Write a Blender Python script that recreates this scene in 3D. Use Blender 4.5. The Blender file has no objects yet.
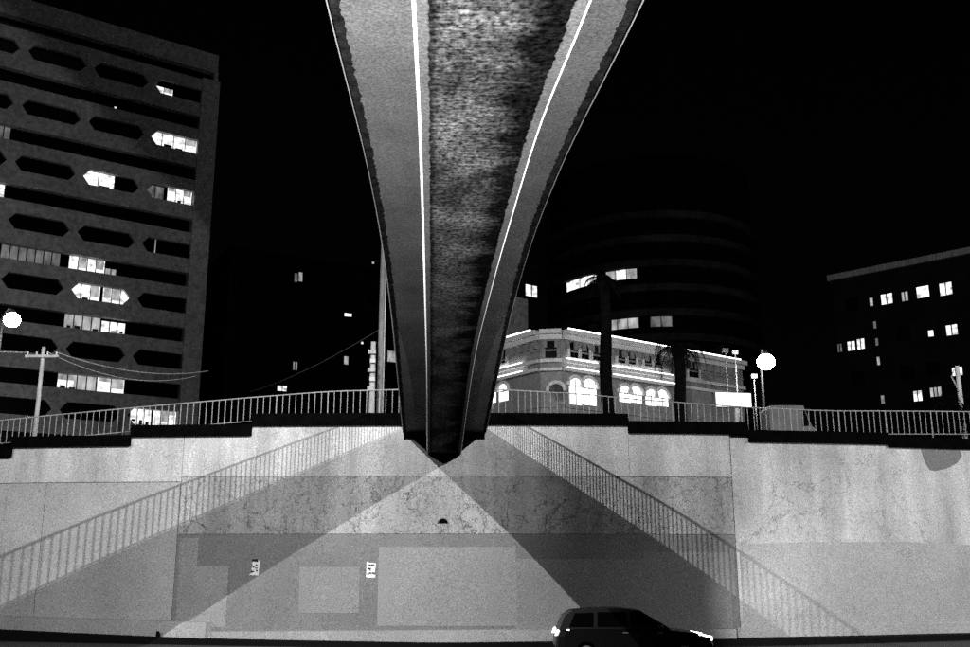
import bpy, math, random
from mathutils import Vector
random.seed(7)
S = bpy.context.scene
COL = S.collection
# ------------------------------------------------------------------ camera, world, night fill, exposure
CAM_H = 3.0
PITCH = math.atan(0.242)
cam = bpy.data.cameras.new('camera')
cam.sensor_width = 36.0; cam.sensor_fit = 'HORIZONTAL'
cam.lens = 36.0 * 1000 / 970
cam.clip_start = 0.1; cam.clip_end = 3000
camo = bpy.data.objects.new('camera', cam); COL.objects.link(camo)
camo.location = (0, 0, CAM_H); camo.rotation_euler = (math.pi/2 + PITCH, 0, 0)
S.camera = camo
W = bpy.data.worlds.new('World'); S.world = W; W.use_nodes = True
wn = W.node_tree.nodes; wl = W.node_tree.links
sky = wn.new('ShaderNodeTexSky'); sky.sky_type = 'NISHITA'; sky.sun_disc = False
sky.sun_elevation = math.radians(38); sky.sun_rotation = math.radians(150)
bw = wn.new('ShaderNodeRGBToBW')
wl.new(sky.outputs[0], bw.inputs[0]); wl.new(bw.outputs[0], wn['Background'].inputs[0])
wn['Background'].inputs[1].default_value = 0.00022          # night
sd = bpy.data.lights.new('night_fill', 'SUN'); sd.energy = 0.075; sd.angle = math.radians(0.5)  # added dim fill standing in for night glow on the far facades
night_fill = bpy.data.objects.new('night_fill', sd); COL.objects.link(night_fill)
night_fill.rotation_euler = Vector((-0.62, 0.75, -0.62)).to_track_quat('-Z', 'Y').to_euler()
S.view_settings.view_transform = 'Standard'; S.view_settings.look = 'None'
S.view_settings.exposure = 0.0; S.view_settings.gamma = 1.0
S.view_settings.use_curve_mapping = False
S.cycles.use_denoising = False
S.cycles.sample_clamp_indirect = 2.0
S.cycles.max_bounces = 6

# ------------------------------------------------------------------ helpers: survey maths
CP, SP = math.cos(PITCH), math.sin(PITCH)
def ray(px, py):
    x = (px-485)/1000; v = -(py-323.5)/1000
    return Vector((x, CP - v*SP, SP + v*CP))
def at(px, py, Y):                       # sight line carried out to a ground distance Y
    r = ray(px, py); r = r*(Y/r.y); return Vector((r.x, r.y, r.z + CAM_H))
def yw(x):                               # plan line of the retaining wall
    d = x + 1.63
    return 40 + (0.0035 if d < 0 else 0.005)*d*d
def onwall(px, py, off=0.0):
    r = ray(px, py); t = 40/r.y
    for _ in range(30): t = (yw(r.x*t)-off)/r.y
    return Vector((r.x*t, r.y*t, r.z*t + CAM_H))
def pchip(P):
    X = [p[0] for p in P]; Z = [p[1] for p in P]; n = len(X)
    h = [X[i+1]-X[i] for i in range(n-1)]; d = [(Z[i+1]-Z[i])/h[i] for i in range(n-1)]
    m = [d[0]] + [(d[i-1]*h[i]+d[i]*h[i-1])/(h[i]+h[i-1]) for i in range(1, n-1)] + [d[-1]]
    def f(y):
        y = min(max(y, X[0]), X[-1]); i = 0
        while i < n-2 and y > X[i+1]: i += 1
        t = (y-X[i])/h[i]
        return (2*t**3-3*t*t+1)*Z[i]+(t**3-2*t*t+t)*h[i]*m[i]+(3*t*t-2*t**3)*Z[i+1]+(t**3-t*t)*h[i]*m[i+1]
    return f
def lerp_pts(P):
    def f(x):
        if x <= P[0][0]: return P[0][1]
        for a, b in zip(P, P[1:]):
            if x <= b[0]: return a[1] + (b[1]-a[1])*(x-a[0])/(b[0]-a[0])
        return P[-1][1]
    return f

# ------------------------------------------------------------------ helpers: materials (all neutral grey: the place is seen in black and white)
def mat(name, v, rough=0.8, layers=(), cracks=(), bump=0.0, bscale=20, metal=0.0, emit=0.0, spec=0.3, emit_layers=()):
    """layers: (noise scale, (stretch xyz), detail, in_lo, in_hi, out_lo, out_hi) multiplied into the colour."""
    m = bpy.data.materials.new(name); m.use_nodes = True
    N = m.node_tree.nodes; L = m.node_tree.links; B = N['Principled BSDF']
    B.inputs['Roughness'].default_value = rough; B.inputs['Metallic'].default_value = metal
    B.inputs['Specular IOR Level'].default_value = spec
    tc = N.new('ShaderNodeTexCoord')
    def layer(l):
        sc, st, det, a, b, c, d = l
        mp = N.new('ShaderNodeMapping'); mp.inputs['Scale'].default_value = st
        L.new(tc.outputs['Object'], mp.inputs['Vector'])
        nz = N.new('ShaderNodeTexNoise'); nz.inputs['Scale'].default_value = sc; nz.inputs['Detail'].default_value = det
        nz.inputs['Roughness'].default_value = 0.6
        L.new(mp.outputs[0], nz.inputs['Vector'])
        r = N.new('ShaderNodeMapRange'); L.new(nz.outputs[0], r.inputs[0])
        for i, q in enumerate((a, b, c, d)): r.inputs[i+1].default_value = q
        return r.outputs[0]
    def mul(x, y):
        k = N.new('ShaderNodeMath'); k.operation = 'MULTIPLY'
        for i, q in enumerate((x, y)):
            if isinstance(q, float): k.inputs[i].default_value = q
            else: L.new(q, k.inputs[i])
        return k.outputs[0]
    col = float(v)
    for l in layers: col = mul(col, layer(l))
    for sc, st, wd, dark in cracks:
        mp = N.new('ShaderNodeMapping'); mp.inputs['Scale'].default_value = st
        nz = N.new('ShaderNodeTexNoise'); nz.inputs['Scale'].default_value = sc*2.2; nz.inputs['Detail'].default_value = 7; nz.inputs['Roughness'].default_value = 0.62
        L.new(tc.outputs['Object'], nz.inputs['Vector'])
        sv = N.new('ShaderNodeVectorMath'); sv.operation = 'SCALE'; sv.inputs['Scale'].default_value = 1.1/sc; L.new(nz.outputs['Color'], sv.inputs[0])
        ad = N.new('ShaderNodeVectorMath'); ad.operation = 'ADD'
        L.new(tc.outputs['Object'], mp.inputs['Vector'])
        L.new(mp.outputs[0], ad.inputs[0]); L.new(sv.outputs[0], ad.inputs[1])
        vo = N.new('ShaderNodeTexVoronoi'); vo.feature = 'DISTANCE_TO_EDGE'; vo.inputs['Scale'].default_value = sc
        L.new(ad.outputs[0], vo.inputs['Vector'])
        r = N.new('ShaderNodeMapRange'); L.new(vo.outputs['Distance'], r.inputs[0])
        for i, q in enumerate((0.0, wd, dark, 1.0)): r.inputs[i+1].default_value = q
        g = layer((sc*0.6, (1, 1, 1), 2, 0.45, 0.62, 0.0, 1.0))       # cracks come and go
        mx = N.new('ShaderNodeMix'); L.new(g, mx.inputs[0]); mx.inputs[2].default_value = 1.0; L.new(r.outputs[0], mx.inputs[3])
        col = mul(col, mx.outputs[0])
    if isinstance(col, float): B.inputs['Base Color'].default_value = (col, col, col, 1)
    else: L.new(col, B.inputs['Base Color'])
    if bump:
        nz = N.new('ShaderNodeTexNoise'); nz.inputs['Scale'].default_value = bscale; nz.inputs['Detail'].default_value = 5
        L.new(tc.outputs['Object'], nz.inputs['Vector'])
        bp = N.new('ShaderNodeBump'); bp.inputs['Strength'].default_value = bump; bp.inputs['Distance'].default_value = 0.03
        L.new(nz.outputs[0], bp.inputs['Height']); L.new(bp.outputs[0], B.inputs['Normal'])
    if emit:
        B.inputs['Emission Color'].default_value = (1, 1, 1, 1)
        e = float(emit)
        for l in emit_layers: e = mul(e, layer(l))
        if isinstance(e, float): B.inputs['Emission Strength'].default_value = e
        else: L.new(e, B.inputs['Emission Strength'])
    return m
one = (1, 1, 1)
GRAIN = (24, one, 1, 0.25, 0.75, 0.58, 1.42)
GRAIN2 = (55, one, 0, 0.25, 0.75, 0.78, 1.22)
STREAK = (0.9, (1.0, 1.0, 0.10), 5, 0.3, 0.7, 0.66, 1.2)
BLOTCH = (0.25, one, 6, 0.3, 0.7, 0.78, 1.16)
M = {}
M['wall_top'] = mat('pale_concrete', 0.50, 0.9, [GRAIN, GRAIN2, STREAK, BLOTCH, (1.6, one, 6, 0.30, 0.42, 0.86, 1.0)], [(0.22, one, 0.009, 0.4), (0.5, (1, 1, 0.6), 0.008, 0.6)], 0.25, 14)
M['wall_rough'] = mat('rough_concrete', 0.37, 0.95, [GRAIN, GRAIN2, STREAK, BLOTCH, (6.0, one, 5, 0.34, 0.42, 0.55, 1.0)], [(0.9, (1.7, 1, 0.9), 0.035, 0.25), (2.0, (1.5, 1, 1), 0.045, 0.4)], 0.7, 9)
M['wall_low'] = mat('grey_painted_concrete', 0.195, 0.85, [GRAIN, GRAIN2, BLOTCH], [(0.2, one, 0.006, 0.6)], 0.15, 16)
M['wall_mid'] = mat('mid_grey_painted_concrete', 0.37, 0.85, [GRAIN, GRAIN2, BLOTCH], [(0.2, one, 0.006, 0.6)], 0.15, 16)
M['paint_light'] = mat('light_grey_cover_paint', 0.275, 0.8, [GRAIN, GRAIN2, (0.6, one, 4, 0.3, 0.7, 0.92, 1.06)])
M['paint_mid'] = mat('mid_grey_cover_paint', 0.24, 0.8, [GRAIN, GRAIN2, (0.6, one, 4, 0.3, 0.7, 0.94, 1.06)])
M['paint_step'] = mat('worn_grey_cover_paint', 0.285, 0.8, [GRAIN, GRAIN2, (0.6, one, 4, 0.3, 0.7, 0.9, 1.08)])
M['paint_dark'] = mat('dark_grey_cover_paint', 0.165, 0.8, [GRAIN, GRAIN2])
M['plinth'] = mat('plinth_concrete', 0.36, 0.85, [GRAIN, GRAIN2, BLOTCH])
M['core'] = mat('joint_shadow_concrete', 0.05, 0.95)
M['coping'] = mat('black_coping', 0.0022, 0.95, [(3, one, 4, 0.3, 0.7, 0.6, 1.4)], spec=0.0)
M['kerb'] = mat('black_kerb', 0.006, 0.95, spec=0.05)
M['rail'] = mat('galvanised_steel', 0.30, 0.5, [(6, one, 3, 0.3, 0.7, 0.7, 1.2)], metal=0.0)
M['asphalt'] = mat('asphalt', 0.05, 0.9, [(30, one, 2, 0.3, 0.7, 0.6, 1.4), (0.4, (0.15, 1, 1), 4, 0.3, 0.7, 0.7, 1.3)], bump=0.3, bscale=30)
M['ground'] = mat('ground_asphalt', 0.05, 0.95, [(0.5, one, 4, 0.3, 0.7, 0.8, 1.2)])
M['marking'] = mat('road_paint', 0.6, 0.8, [(8, one, 4, 0.35, 0.6, 0.5, 1.0)])
M['deck'] = mat('bridge_painted_concrete', 0.085, 0.8, [GRAIN, GRAIN2, (0.5, one, 5, 0.3, 0.7, 0.74, 1.18), (1.2, (1, 0.15, 1), 4, 0.3, 0.7, 0.86, 1.1)], bump=0.1, bscale=8, spec=0.0)
M['girder'] = mat('girder_painted_concrete', 0.05, 0.8, [GRAIN, GRAIN2, (0.5, one, 5, 0.3, 0.7, 0.74, 1.18), (1.2, (1, 0.15, 1), 4, 0.3, 0.7, 0.86, 1.1)], bump=0.1, bscale=8, spec=0.0)
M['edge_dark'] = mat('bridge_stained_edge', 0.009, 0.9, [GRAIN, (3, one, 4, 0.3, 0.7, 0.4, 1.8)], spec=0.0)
M['lip'] = mat('white_painted_steel_edge', 0.8, 0.5, [(4, one, 3, 0.3, 0.7, 0.9, 1.05)])
M['edge_trim'] = mat('dull_steel_trim', 0.2, 0.6)
M['tower'] = mat('tower_concrete', 0.36, 0.9, [(2.2, one, 2, 0.25, 0.75, 0.6, 1.4), (0.3, one, 3, 0.3, 0.7, 0.85, 1.1)])
M['tower_pier'] = mat('tower_pier_concrete', 0.42, 0.9, [(2.2, one, 2, 0.25, 0.75, 0.6, 1.4)])
M['glass_dark'] = mat('unlit_glass', 0.003, 0.12, spec=0.15)
M['frame_dark'] = mat('dark_frame', 0.02, 0.6)
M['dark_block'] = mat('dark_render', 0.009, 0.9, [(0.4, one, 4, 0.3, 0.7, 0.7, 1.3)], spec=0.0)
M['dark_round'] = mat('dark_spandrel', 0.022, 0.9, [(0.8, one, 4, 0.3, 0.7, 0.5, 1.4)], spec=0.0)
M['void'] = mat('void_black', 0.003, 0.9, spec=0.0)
M['heritage'] = mat('heritage_stucco', 0.24, 0.9, [(3, one, 3, 0.3, 0.7, 0.75, 1.2), (0.5, one, 3, 0.3, 0.7, 0.85, 1.1)], bump=0.2, bscale=6)
M['trim'] = mat('heritage_pale_trim', 0.65, 0.8, [(3, one, 3, 0.3, 0.7, 0.85, 1.1)])
M['black'] = mat('black_metal', 0.01, 0.6)
M['pole'] = mat('weathered_pole', 0.5, 0.8, [(6, (1, 1, 0.2), 4, 0.3, 0.7, 0.55, 1.3)])
M['pole_grey'] = mat('grey_pole', 0.22, 0.8, [(6, (1, 1, 0.2), 4, 0.3, 0.7, 0.6, 1.3)])
M['lit'] = mat('lit_room', 0.5, 0.6, emit=1.25, emit_layers=[(1.3, (1, 1, 1.6), 4, 0.3, 0.7, 0.2, 1.7)])
M['lit_soft'] = mat('lit_room_curtained', 0.4, 0.6, emit=0.34, emit_layers=[(1.6, (1, 1, 0.5), 3, 0.3, 0.7, 0.3, 1.7)])
M['lit_dim'] = mat('lit_room_dim', 0.3, 0.6, emit=0.10, emit_layers=[(1.6, (1, 1, 0.5), 3, 0.3, 0.7, 0.2, 1.8)])
M['strip_light'] = mat('light_strip', 0.8, 0.5, emit=7.0)
M['arch_lit'] = mat('arcade_light', 0.8, 0.5, emit=2.6, emit_layers=[(1.5, one, 2, 0.3, 0.7, 0.7, 1.3)])
M['globe'] = mat('lamp_globe', 0.8, 0.3, emit=130.0)
M['lens'] = mat('street_lamp_lens', 0.8, 0.3, emit=12.0)
M['sign_lit'] = mat('backlit_sign', 0.8, 0.4, emit=1.6)
M['bark'] = mat('palm_bark', 0.004, 0.95, [(6, (1, 1, 3), 4, 0.3, 0.7, 0.4, 1.6)], spec=0.0)
M['leaf'] = mat('palm_leaf', 0.004, 0.8, [(2, one, 3, 0.3, 0.7, 0.6, 1.4)], spec=0.0)
M['paper'] = mat('poster_paper', 0.85, 0.8, [(6, one, 3, 0.3, 0.7, 0.9, 1.05)])
M['ink'] = mat('poster_ink', 0.01, 0.9)
M['car'] = mat('black_car_paint', 0.003, 0.3, spec=0.25)
M['tyre'] = mat('tyre_rubber', 0.012, 0.9)
M['alloy'] = mat('alloy_rim', 0.4, 0.35, metal=0.8)
M['head'] = mat('head_lamp_lens', 0.8, 0.3, emit=14.0)
M['tail'] = mat('tail_lamp_lens', 0.8, 0.3, emit=6.0)
M['car_glass'] = mat('car_glass', 0.0015, 0.5, spec=0.0)
M['van'] = mat('pale_van_paint', 0.13, 0.4, [(2, one, 3, 0.3, 0.7, 0.7, 1.1)])
M['path'] = mat('footpath_concrete', 0.18, 0.9, [GRAIN, BLOTCH])
# bridge soffit: cross-grained boarding darkening irregularly towards one side
def soffit_mat():
    m = bpy.data.materials.new('boarded_soffit'); m.use_nodes = True
    N = m.node_tree.nodes; L = m.node_tree.links; B = N['Principled BSDF']; B.inputs['Roughness'].default_value = 0.95
    B.inputs['Specular IOR Level'].default_value = 0.0
    uv = N.new('ShaderNodeUVMap')
    def noise(st, sc, det, a, b, c, d):
        mp = N.new('ShaderNodeMapping'); mp.inputs['Scale'].default_value = st; L.new(uv.outputs[0], mp.inputs[0])
        n = N.new('ShaderNodeTexNoise'); n.inputs['Scale'].default_value = sc; n.inputs['Detail'].default_value = det; n.inputs['Roughness'].default_value = 0.65
        L.new(mp.outputs[0], n.inputs['Vector'])
        r = N.new('ShaderNodeMapRange'); L.new(n.outputs[0], r.inputs[0])
        for i, q in enumerate((a, b, c, d)): r.inputs[i+1].default_value = q
        return r.outputs[0]
    def op(o, a, b):
        k = N.new('ShaderNodeMath'); k.operation = o
        for i, q in enumerate((a, b)):
            if isinstance(q, (int, float)): k.inputs[i].default_value = q
            else: L.new(q, k.inputs[i])
        return k.outputs[0]
    grain = noise((2.6, 1.7, 1), 6.5, 9, 0.38, 0.64, 0.12, 1.6)
    lines = noise((1.1, 5.0, 1), 4.0, 6, 0.38, 0.65, 0.45, 1.3)
    spots = noise((3.0, 3.0, 1), 4.0, 5, 0.38, 0.5, 0.35, 1.0)
    sx = N.new('ShaderNodeSeparateXYZ'); L.new(uv.outputs[0], sx.inputs[0])
    wob = noise((0.25, 0.5, 1), 2.0, 6, 0.2, 0.8, -0.55, 0.55)
    s = op('ADD', sx.outputs[0], wob)
    r = N.new('ShaderNodeMapRange'); L.new(s, r.inputs[0])
    for i, q in enumerate((-0.05, 0.42, 1.0, 0.07)): r.inputs[i+1].default_value = q
    ed = N.new('ShaderNodeMapRange'); L.new(op('ADD', sx.outputs[0], noise((2, 3, 1), 3, 4, 0.3, 0.7, -0.05, 0.05)), ed.inputs[0])
    for i, q in enumerate((-0.55, -0.46, 0.2, 1.0)): ed.inputs[i+1].default_value = q
    blot = noise((0.9, 0.5, 1), 1.3, 6, 0.36, 0.62, 0.3, 1.3)
    grain = op('MULTIPLY', grain, blot)
    v = op('MULTIPLY', op('MULTIPLY', op('MULTIPLY', grain, lines), op('MULTIPLY', spots, r.outputs[0])), op('MULTIPLY', ed.outputs[0], 0.062))
    L.new(v, B.inputs['Base Color'])
    return m
M['soffit'] = soffit_mat()

# ------------------------------------------------------------------ helpers: meshes and objects
class MB:
    def __init__(s): s.v = []; s.f = []; s.uv = None
    def vert(s, p): s.v.append(Vector(p)); return len(s.v)-1
    def poly(s, pts): s.f.append([s.vert(p) for p in pts]); return s
    def hexa(s, a, b):                      # a, b: 4 corners each (bottom/top loops)
        i = len(s.v)
        for p in list(a)+list(b): s.v.append(Vector(p))
        s.f += [[i+3, i+2, i+1, i], [i+4, i+5, i+6, i+7]] + [[i+k, i+(k+1) % 4, i+4+(k+1) % 4, i+4+k] for k in range(4)]
        return s
    def box(s, x0, x1, y0, y1, z0, z1):
        return s.hexa([(x0, y0, z0), (x1, y0, z0), (x1, y1, z0), (x0, y1, z0)], [(x0, y0, z1), (x1, y0, z1), (x1, y1, z1), (x0, y1, z1)])
    def prism(s, loop, ext):                # closed loop extruded along a vector
        ext = Vector(ext); n = len(loop); i = len(s.v)
        for p in loop: s.v.append(Vector(p))
        for p in loop: s.v.append(Vector(p)+ext)
        s.f += [list(range(i+n-1, i-1, -1)), list(range(i+n, i+2*n))] + [[i+k, i+(k+1) % n, i+n+(k+1) % n, i+n+k] for k in range(n)]
        return s
    def tube(s, pts, r, n=8, cap=True):
        pts = [Vector(p) for p in pts]; rr = r if isinstance(r, (list, tuple)) else [r]*len(pts)
        rings = []
        for k, p in enumerate(pts):
            t = (pts[min(k+1, len(pts)-1)]-pts[max(k-1, 0)]).normalized()
            a = t.cross(Vector((0, 0, 1)) if abs(t.z) < 0.9 else Vector((1, 0, 0))).normalized(); b = t.cross(a)
            rings.append([s.vert(p+(a*math.cos(2*math.pi*j/n)+b*math.sin(2*math.pi*j/n))*rr[k]) for j in range(n)])
        for A, Bq in zip(rings, rings[1:]):
            for j in range(n): s.f.append([A[j], A[(j+1) % n], Bq[(j+1) % n], Bq[j]])
        if cap: s.f.append(rings[0][::-1]); s.f.append(rings[-1])
        return s
    def sphere(s, c, r, nu=20, nv=12, sz=1.0):
        c = Vector(c); i = len(s.v)
        for a in range(nv+1):
            th = math.pi*a/nv
            for b in range(nu): s.v.append(c+Vector((r*math.sin(th)*math.cos(2*math.pi*b/nu), r*math.sin(th)*math.sin(2*math.pi*b/nu), r*sz*math.cos(th))))
        for a in range(nv):
            for b in range(nu): s.f.append([i+a*nu+b, i+(a+1)*nu+b, i+(a+1)*nu+(b+1) % nu, i+a*nu+(b+1) % nu])
        return s
    def loft(s, loops, cap=True):
        n = len(loops[0]); idx = [[s.vert(p) for p in l] for l in loops]
        for A, Bq in zip(idx, idx[1:]):
            for j in range(n): s.f.append([A[j], A[(j+1) % n], Bq[(j+1) % n], Bq[j]])
        if cap: s.f.append(idx[0][::-1]); s.f.append(idx[-1])
        return s
    def build(s, name, material, parent=None, smooth=False, loc=None, label=None):
        if loc is not None: off = Vector(loc)
        elif parent is not None: off = Vector(parent['_w'])
        else: off = Vector((0, 0, 0))
        me = bpy.data.meshes.new(name); me.from_pydata([tuple(p-off) for p in s.v], [], s.f); me.update()
        if s.uv:
            u = me.uv_layers.new(name='UVMap')
            for lp in me.loops: u.data[lp.index].uv = s.uv[lp.vertex_index]
        import bmesh
        b = bmesh.new(); b.from_mesh(me); bmesh.ops.recalc_face_normals(b, faces=b.faces); b.to_mesh(me); b.free()
        if smooth:
            for p in me.polygons: p.use_smooth = True
        me.materials.append(M[material] if isinstance(material, str) else material)
        o = bpy.data.objects.new(name, me); COL.objects.link(o)
        o['_w'] = tuple(off)
        if parent is not None: o.parent = parent
        else: o.location = off
        if label: o['label'] = label
        return o
def tag(o, label, cat, group=None):
    o['label'] = label; o['category'] = cat
    if group: o['group'] = group
    return o
def thing(name, label, cat, loc, group=None):
    o = bpy.data.objects.new(name, None); COL.objects.link(o); o.location = loc; o['_w'] = tuple(loc)
    o.empty_display_size = 0.3
    return tag(o, label, cat, group)
def struct(o): o['kind'] = 'structure'; return o
def copy_tree(o, parent=None):
    c = o.copy(); COL.objects.link(c); c.parent = parent
    for ch in list(o.children): copy_tree(ch, c)
    return c
class Facade:                               # vertical plane through O running along a compass angle; u along, n outwards
    def __init__(s, O, deg):
        s.O = Vector((O[0], O[1], 0)); a = math.radians(deg)
        s.D = Vector((math.sin(a), math.cos(a), 0)); s.N = Vector((s.D.y, -s.D.x, 0))
        if s.N.y > 0: s.N = -s.N
    def uv(s, px, py):
        r = ray(px, py); t = s.O.dot(s.N)/r.dot(s.N); p = r*t; return (p-s.O).dot(s.D), p.z+CAM_H
    def P(s, u, z, n=0.0): return s.O + s.D*u + s.N*n + Vector((0, 0, z))
    def box(s, mb, u0, u1, z0, z1, n0, n1):
        return mb.hexa([s.P(u0, z0, n0), s.P(u1, z0, n0), s.P(u1, z0, n1), s.P(u0, z0, n1)], [s.P(u0, z1, n0), s.P(u1, z1, n0), s.P(u1, z1, n1), s.P(u0, z1, n1)])
    def arch(s, u0, u1, z0, z1, n, k=8):    # outline of a round-headed opening
        c = (u0+u1)/2; r = (u1-u0)/2
        return [s.P(u0, z0, n), s.P(u1, z0, n)] + [s.P(c+r*math.cos(math.pi*j/k), z1-r+r*math.sin(math.pi*j/k), n) for j in range(k+1)]

# ------------------------------------------------------------------ ground, road, upper street
def road_z(x): return 0.012*max(0, -x-3) + 0.012*max(0, x-8)
STREET_Z = 8.05
def sheet(xs, ys, zfun):
    mb = MB(); idx = [[mb.vert((x, y, zfun(x))) for y in ys] for x in xs]
    for i in range(len(xs)-1):
        for j in range(len(ys)-1): mb.f.append([idx[i][j], idx[i+1][j], idx[i+1][j+1], idx[i][j+1]])
    return mb
struct(sheet([-900, -60, -3, 8, 60, 900], [-900, -60, 60, 1500], lambda x: -0.06 + min(road_z(x), 0.7)).build('ground', 'ground'))
mb = MB()
xs = [-60+2*i for i in range(61)]
for i, x in enumerate(xs):
    mb.vert((x, 15, road_z(x))); mb.vert((x, yw(x)-0.3, road_z(x)))
for i in range(60): mb.f.append([2*i, 2*i+2, 2*i+3, 2*i+1])
struct(mb.build('road', 'asphalt'))
for s_ in range(-8, 9):                      # dashed lane line
    x0 = s_*6.0; mm = MB(); a, b = x0, x0+3
    mm.poly([(a, 33.0, road_z(a)+0.004), (b, 33.0, road_z(b)+0.004), (b, 33.13, road_z(b)+0.004), (a, 33.13, road_z(a)+0.004)])
    struct(mm.build('lane_marking', 'marking'))
mb = MB(); mb.box(-60, 60, -20, 14.6, -0.05, 0.13); struct(mb.build('footpath', 'path'))
mb = MB(); mb.box(-60, 60, 14.6, 15.0, -0.05, 0.15); struct(mb.build('kerb', 'path'))
# upper street behind the wall (raised terrain block)
mb = MB(); n0 = len(xs)
for x in xs: mb.vert((x, yw(x)+0.9, STREET_Z)); mb.vert((x*8, 700, STREET_Z))
for i in range(n0-1): mb.f.append([2*i, 2*i+2, 2*i+3, 2*i+1])
struct(mb.build('upper_street', 'asphalt'))

# ------------------------------------------------------------------ retaining wall
def X(px, py): return onwall(px, py).x
def Zw(px, py): return onwall(px, py).z
def slab(x0, x1, z0, z1, off, thick, mb=None, n=None, zbot=None, ztop=None):
    """block that follows the plan line of the wall: front face 'off' metres in front of it"""
    mb = mb or MB(); n = n or max(2, int(abs(x1-x0)/1.2)+1); L = []
    for i in range(n+1):
        x = x0+(x1-x0)*i/n; y = yw(x)-off
        b = zbot(x) if zbot else z0; t = ztop(x) if ztop else z1
        L.append([(x, y, b), (x, y+thick, b), (x, y+thick, t), (x, y, t)])
    mb.loft(L); return mb
WROOT = thing('retaining_wall', 'long pale concrete retaining wall with stepped black coping beneath the footbridge', 'wall', (-1.63, 40.3, 0))
XL, XR = X(-130, 500), X(1100, 500)
baseZ = lerp_pts([(X(-130, 624), Zw(-130, 624)), (X(0, 627), Zw(0, 627)), (X(220, 637), Zw(220, 637)), (X(440, 641), Zw(440, 641)), (X(735, 637), Zw(735, 637)), (X(970, 632), Zw(970, 632)), (X(1100, 630), Zw(1100, 630))])
# coping segments: (px0, px1, py top, py bottom)
COPE = [(-130, 12, 447, 458), (12, 131, 436, 447), (131, 252, 425, 436.5), (252, 440, 413.5, 426), (440, 628, 413.5, 425.5), (628, 748, 422, 434), (748, 888, 431.6, 443.5), (888, 1100, 439, 449.5)]
cope_z = []
for (a, b, t, d) in COPE:
    m_ = min(max((a+b)/2, 0), 970); cope_z.append((X(a, d), X(b, d), Zw(m_, d), Zw(m_, t)))
slab(XL, XR, 0, 0, -0.27, 0.6, zbot=lambda x: 0.0, ztop=lambda x: [c for c in cope_z if x <= c[1]+1e-6][0][2]+0.1 if x <= cope_z[-1][1] else cope_z[-1][2], n=120).build('wall_core', 'core', WROOT)
G = 0.012
def panel(pa, pb, z0, z1, m, gap=G, off=0.0, zbot=None):
    slab(pa+gap, pb-gap, z0+gap, z1-gap, off, 0.28, zbot=zbot).build('wall_panel', m, WROOT)
J = Zw(90, 482.5); JC = Zw(450, 476); PL = Zw(450, 534)        # course joints
xj = {p: X(p, 500) for p in (-130, 45, 180, 455, 733, 1100)}
for k, (c, q) in enumerate(zip(COPE, cope_z)):                   # upper course, one panel per coping step
    a, b = q[0], q[1]
    top = q[2] + 0.2
    zj = J if k <= 2 else JC
    if k == 5: panel(a, xj[733], JC, top, 'wall_top', off=0.004)
    elif k == 6: panel(xj[733], b, 0, top, 'wall_top', gap=0.02, zbot=lambda x: baseZ(x))
    elif k == 7: panel(a, b, 0, top, 'wall_top', gap=0.006, zbot=lambda x: baseZ(x))
    elif k == 2: panel(a, xj[180], zj, top, 'wall_top', off=0.002); panel(xj[180], b, JC, top, 'wall_top', gap=0.006)
    elif k == 3: panel(a, b, JC, top, 'wall_top', gap=0.004)
    else: panel(a, b, zj, top, 'wall_top', off=0.003*(k % 2))
panel(xj[-130], xj[45], 0, J, 'wall_mid', zbot=baseZ)
panel(xj[45], xj[180], 0, J, 'wall_mid', zbot=baseZ, off=0.004)
for a, b in ((180, 733),):
    panel(xj[a], xj[b], PL, JC, 'wall_rough', gap=0.010 if a == 180 else 0.014, off=0.006)
    panel(xj[a], xj[b], 0, PL, 'wall_low', zbot=baseZ, gap=0.004, off=0.002)
# cover-paint patches
def patch(p0, p1, y0, y1, m, off=0.012, wob=0.0):
    a = onwall(p0, y1); b = onwall(p1, y0)
    return slab(a.x, b.x, a.z, b.z, off, 0.02).build('cover_paint', m, WROOT)
patch(175.2, 229, 566, 627, 'paint_step', 0.010); patch(178.2, 199, 538, 565.6, 'paint_step', 0.010); patch(298, 360, 567, 613, 'paint_mid'); patch(377, 516, 547, 626, 'paint_light')
patch(516, 646, 559, 632, 'paint_mid', 0.011); patch(646, 729, 552, 632, 'paint_mid', 0.012)
patch(0, 26, 492, 560, 'wall_mid', 0.013)
rx0, rx1 = X(740, 560), X(1100, 560)
zt = lerp_pts([(X(740, 544), Zw(740, 544)), (X(830, 542), Zw(830, 542)), (X(912, 542), Zw(912, 542)), (X(970, 545), Zw(970, 545)), (rx1, Zw(970, 546))])
slab(rx0, rx1, 0, 0, 0.010, 0.03, n=40, zbot=lambda x: baseZ(x)+0.01, ztop=zt).build('cover_paint', 'wall_mid', WROOT)
pp = [(921, 449), (960, 449), (962, 456), (957, 463), (948, 468), (936, 471), (930, 470), (925, 462)]
MB().prism([onwall(*p, off=0.014) for p in pp], (0, 0.03, 0)).build('cover_paint', 'paint_dark', WROOT)
# dark drain mouth, half round
c = onwall(443, 523.5); mb = MB()
loop = [(c.x+0.19*math.cos(math.pi*j/10), yw(c.x)-0.02, c.z+0.17*math.sin(math.pi*j/10)) for j in range(11)]
mb.prism(loop, (0, 0.05, 0)); mb.build('drain_hole', 'void', WROOT)
mb = MB(); ring = [(c.x+0.22*math.cos(math.pi*j/10), yw(c.x)-0.05, c.z+0.20*math.sin(math.pi*j/10)) for j in range(11)]
mb.tube(ring, 0.018, 6); mb.build('drain_rim', 'wall_low', WROOT)
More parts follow.
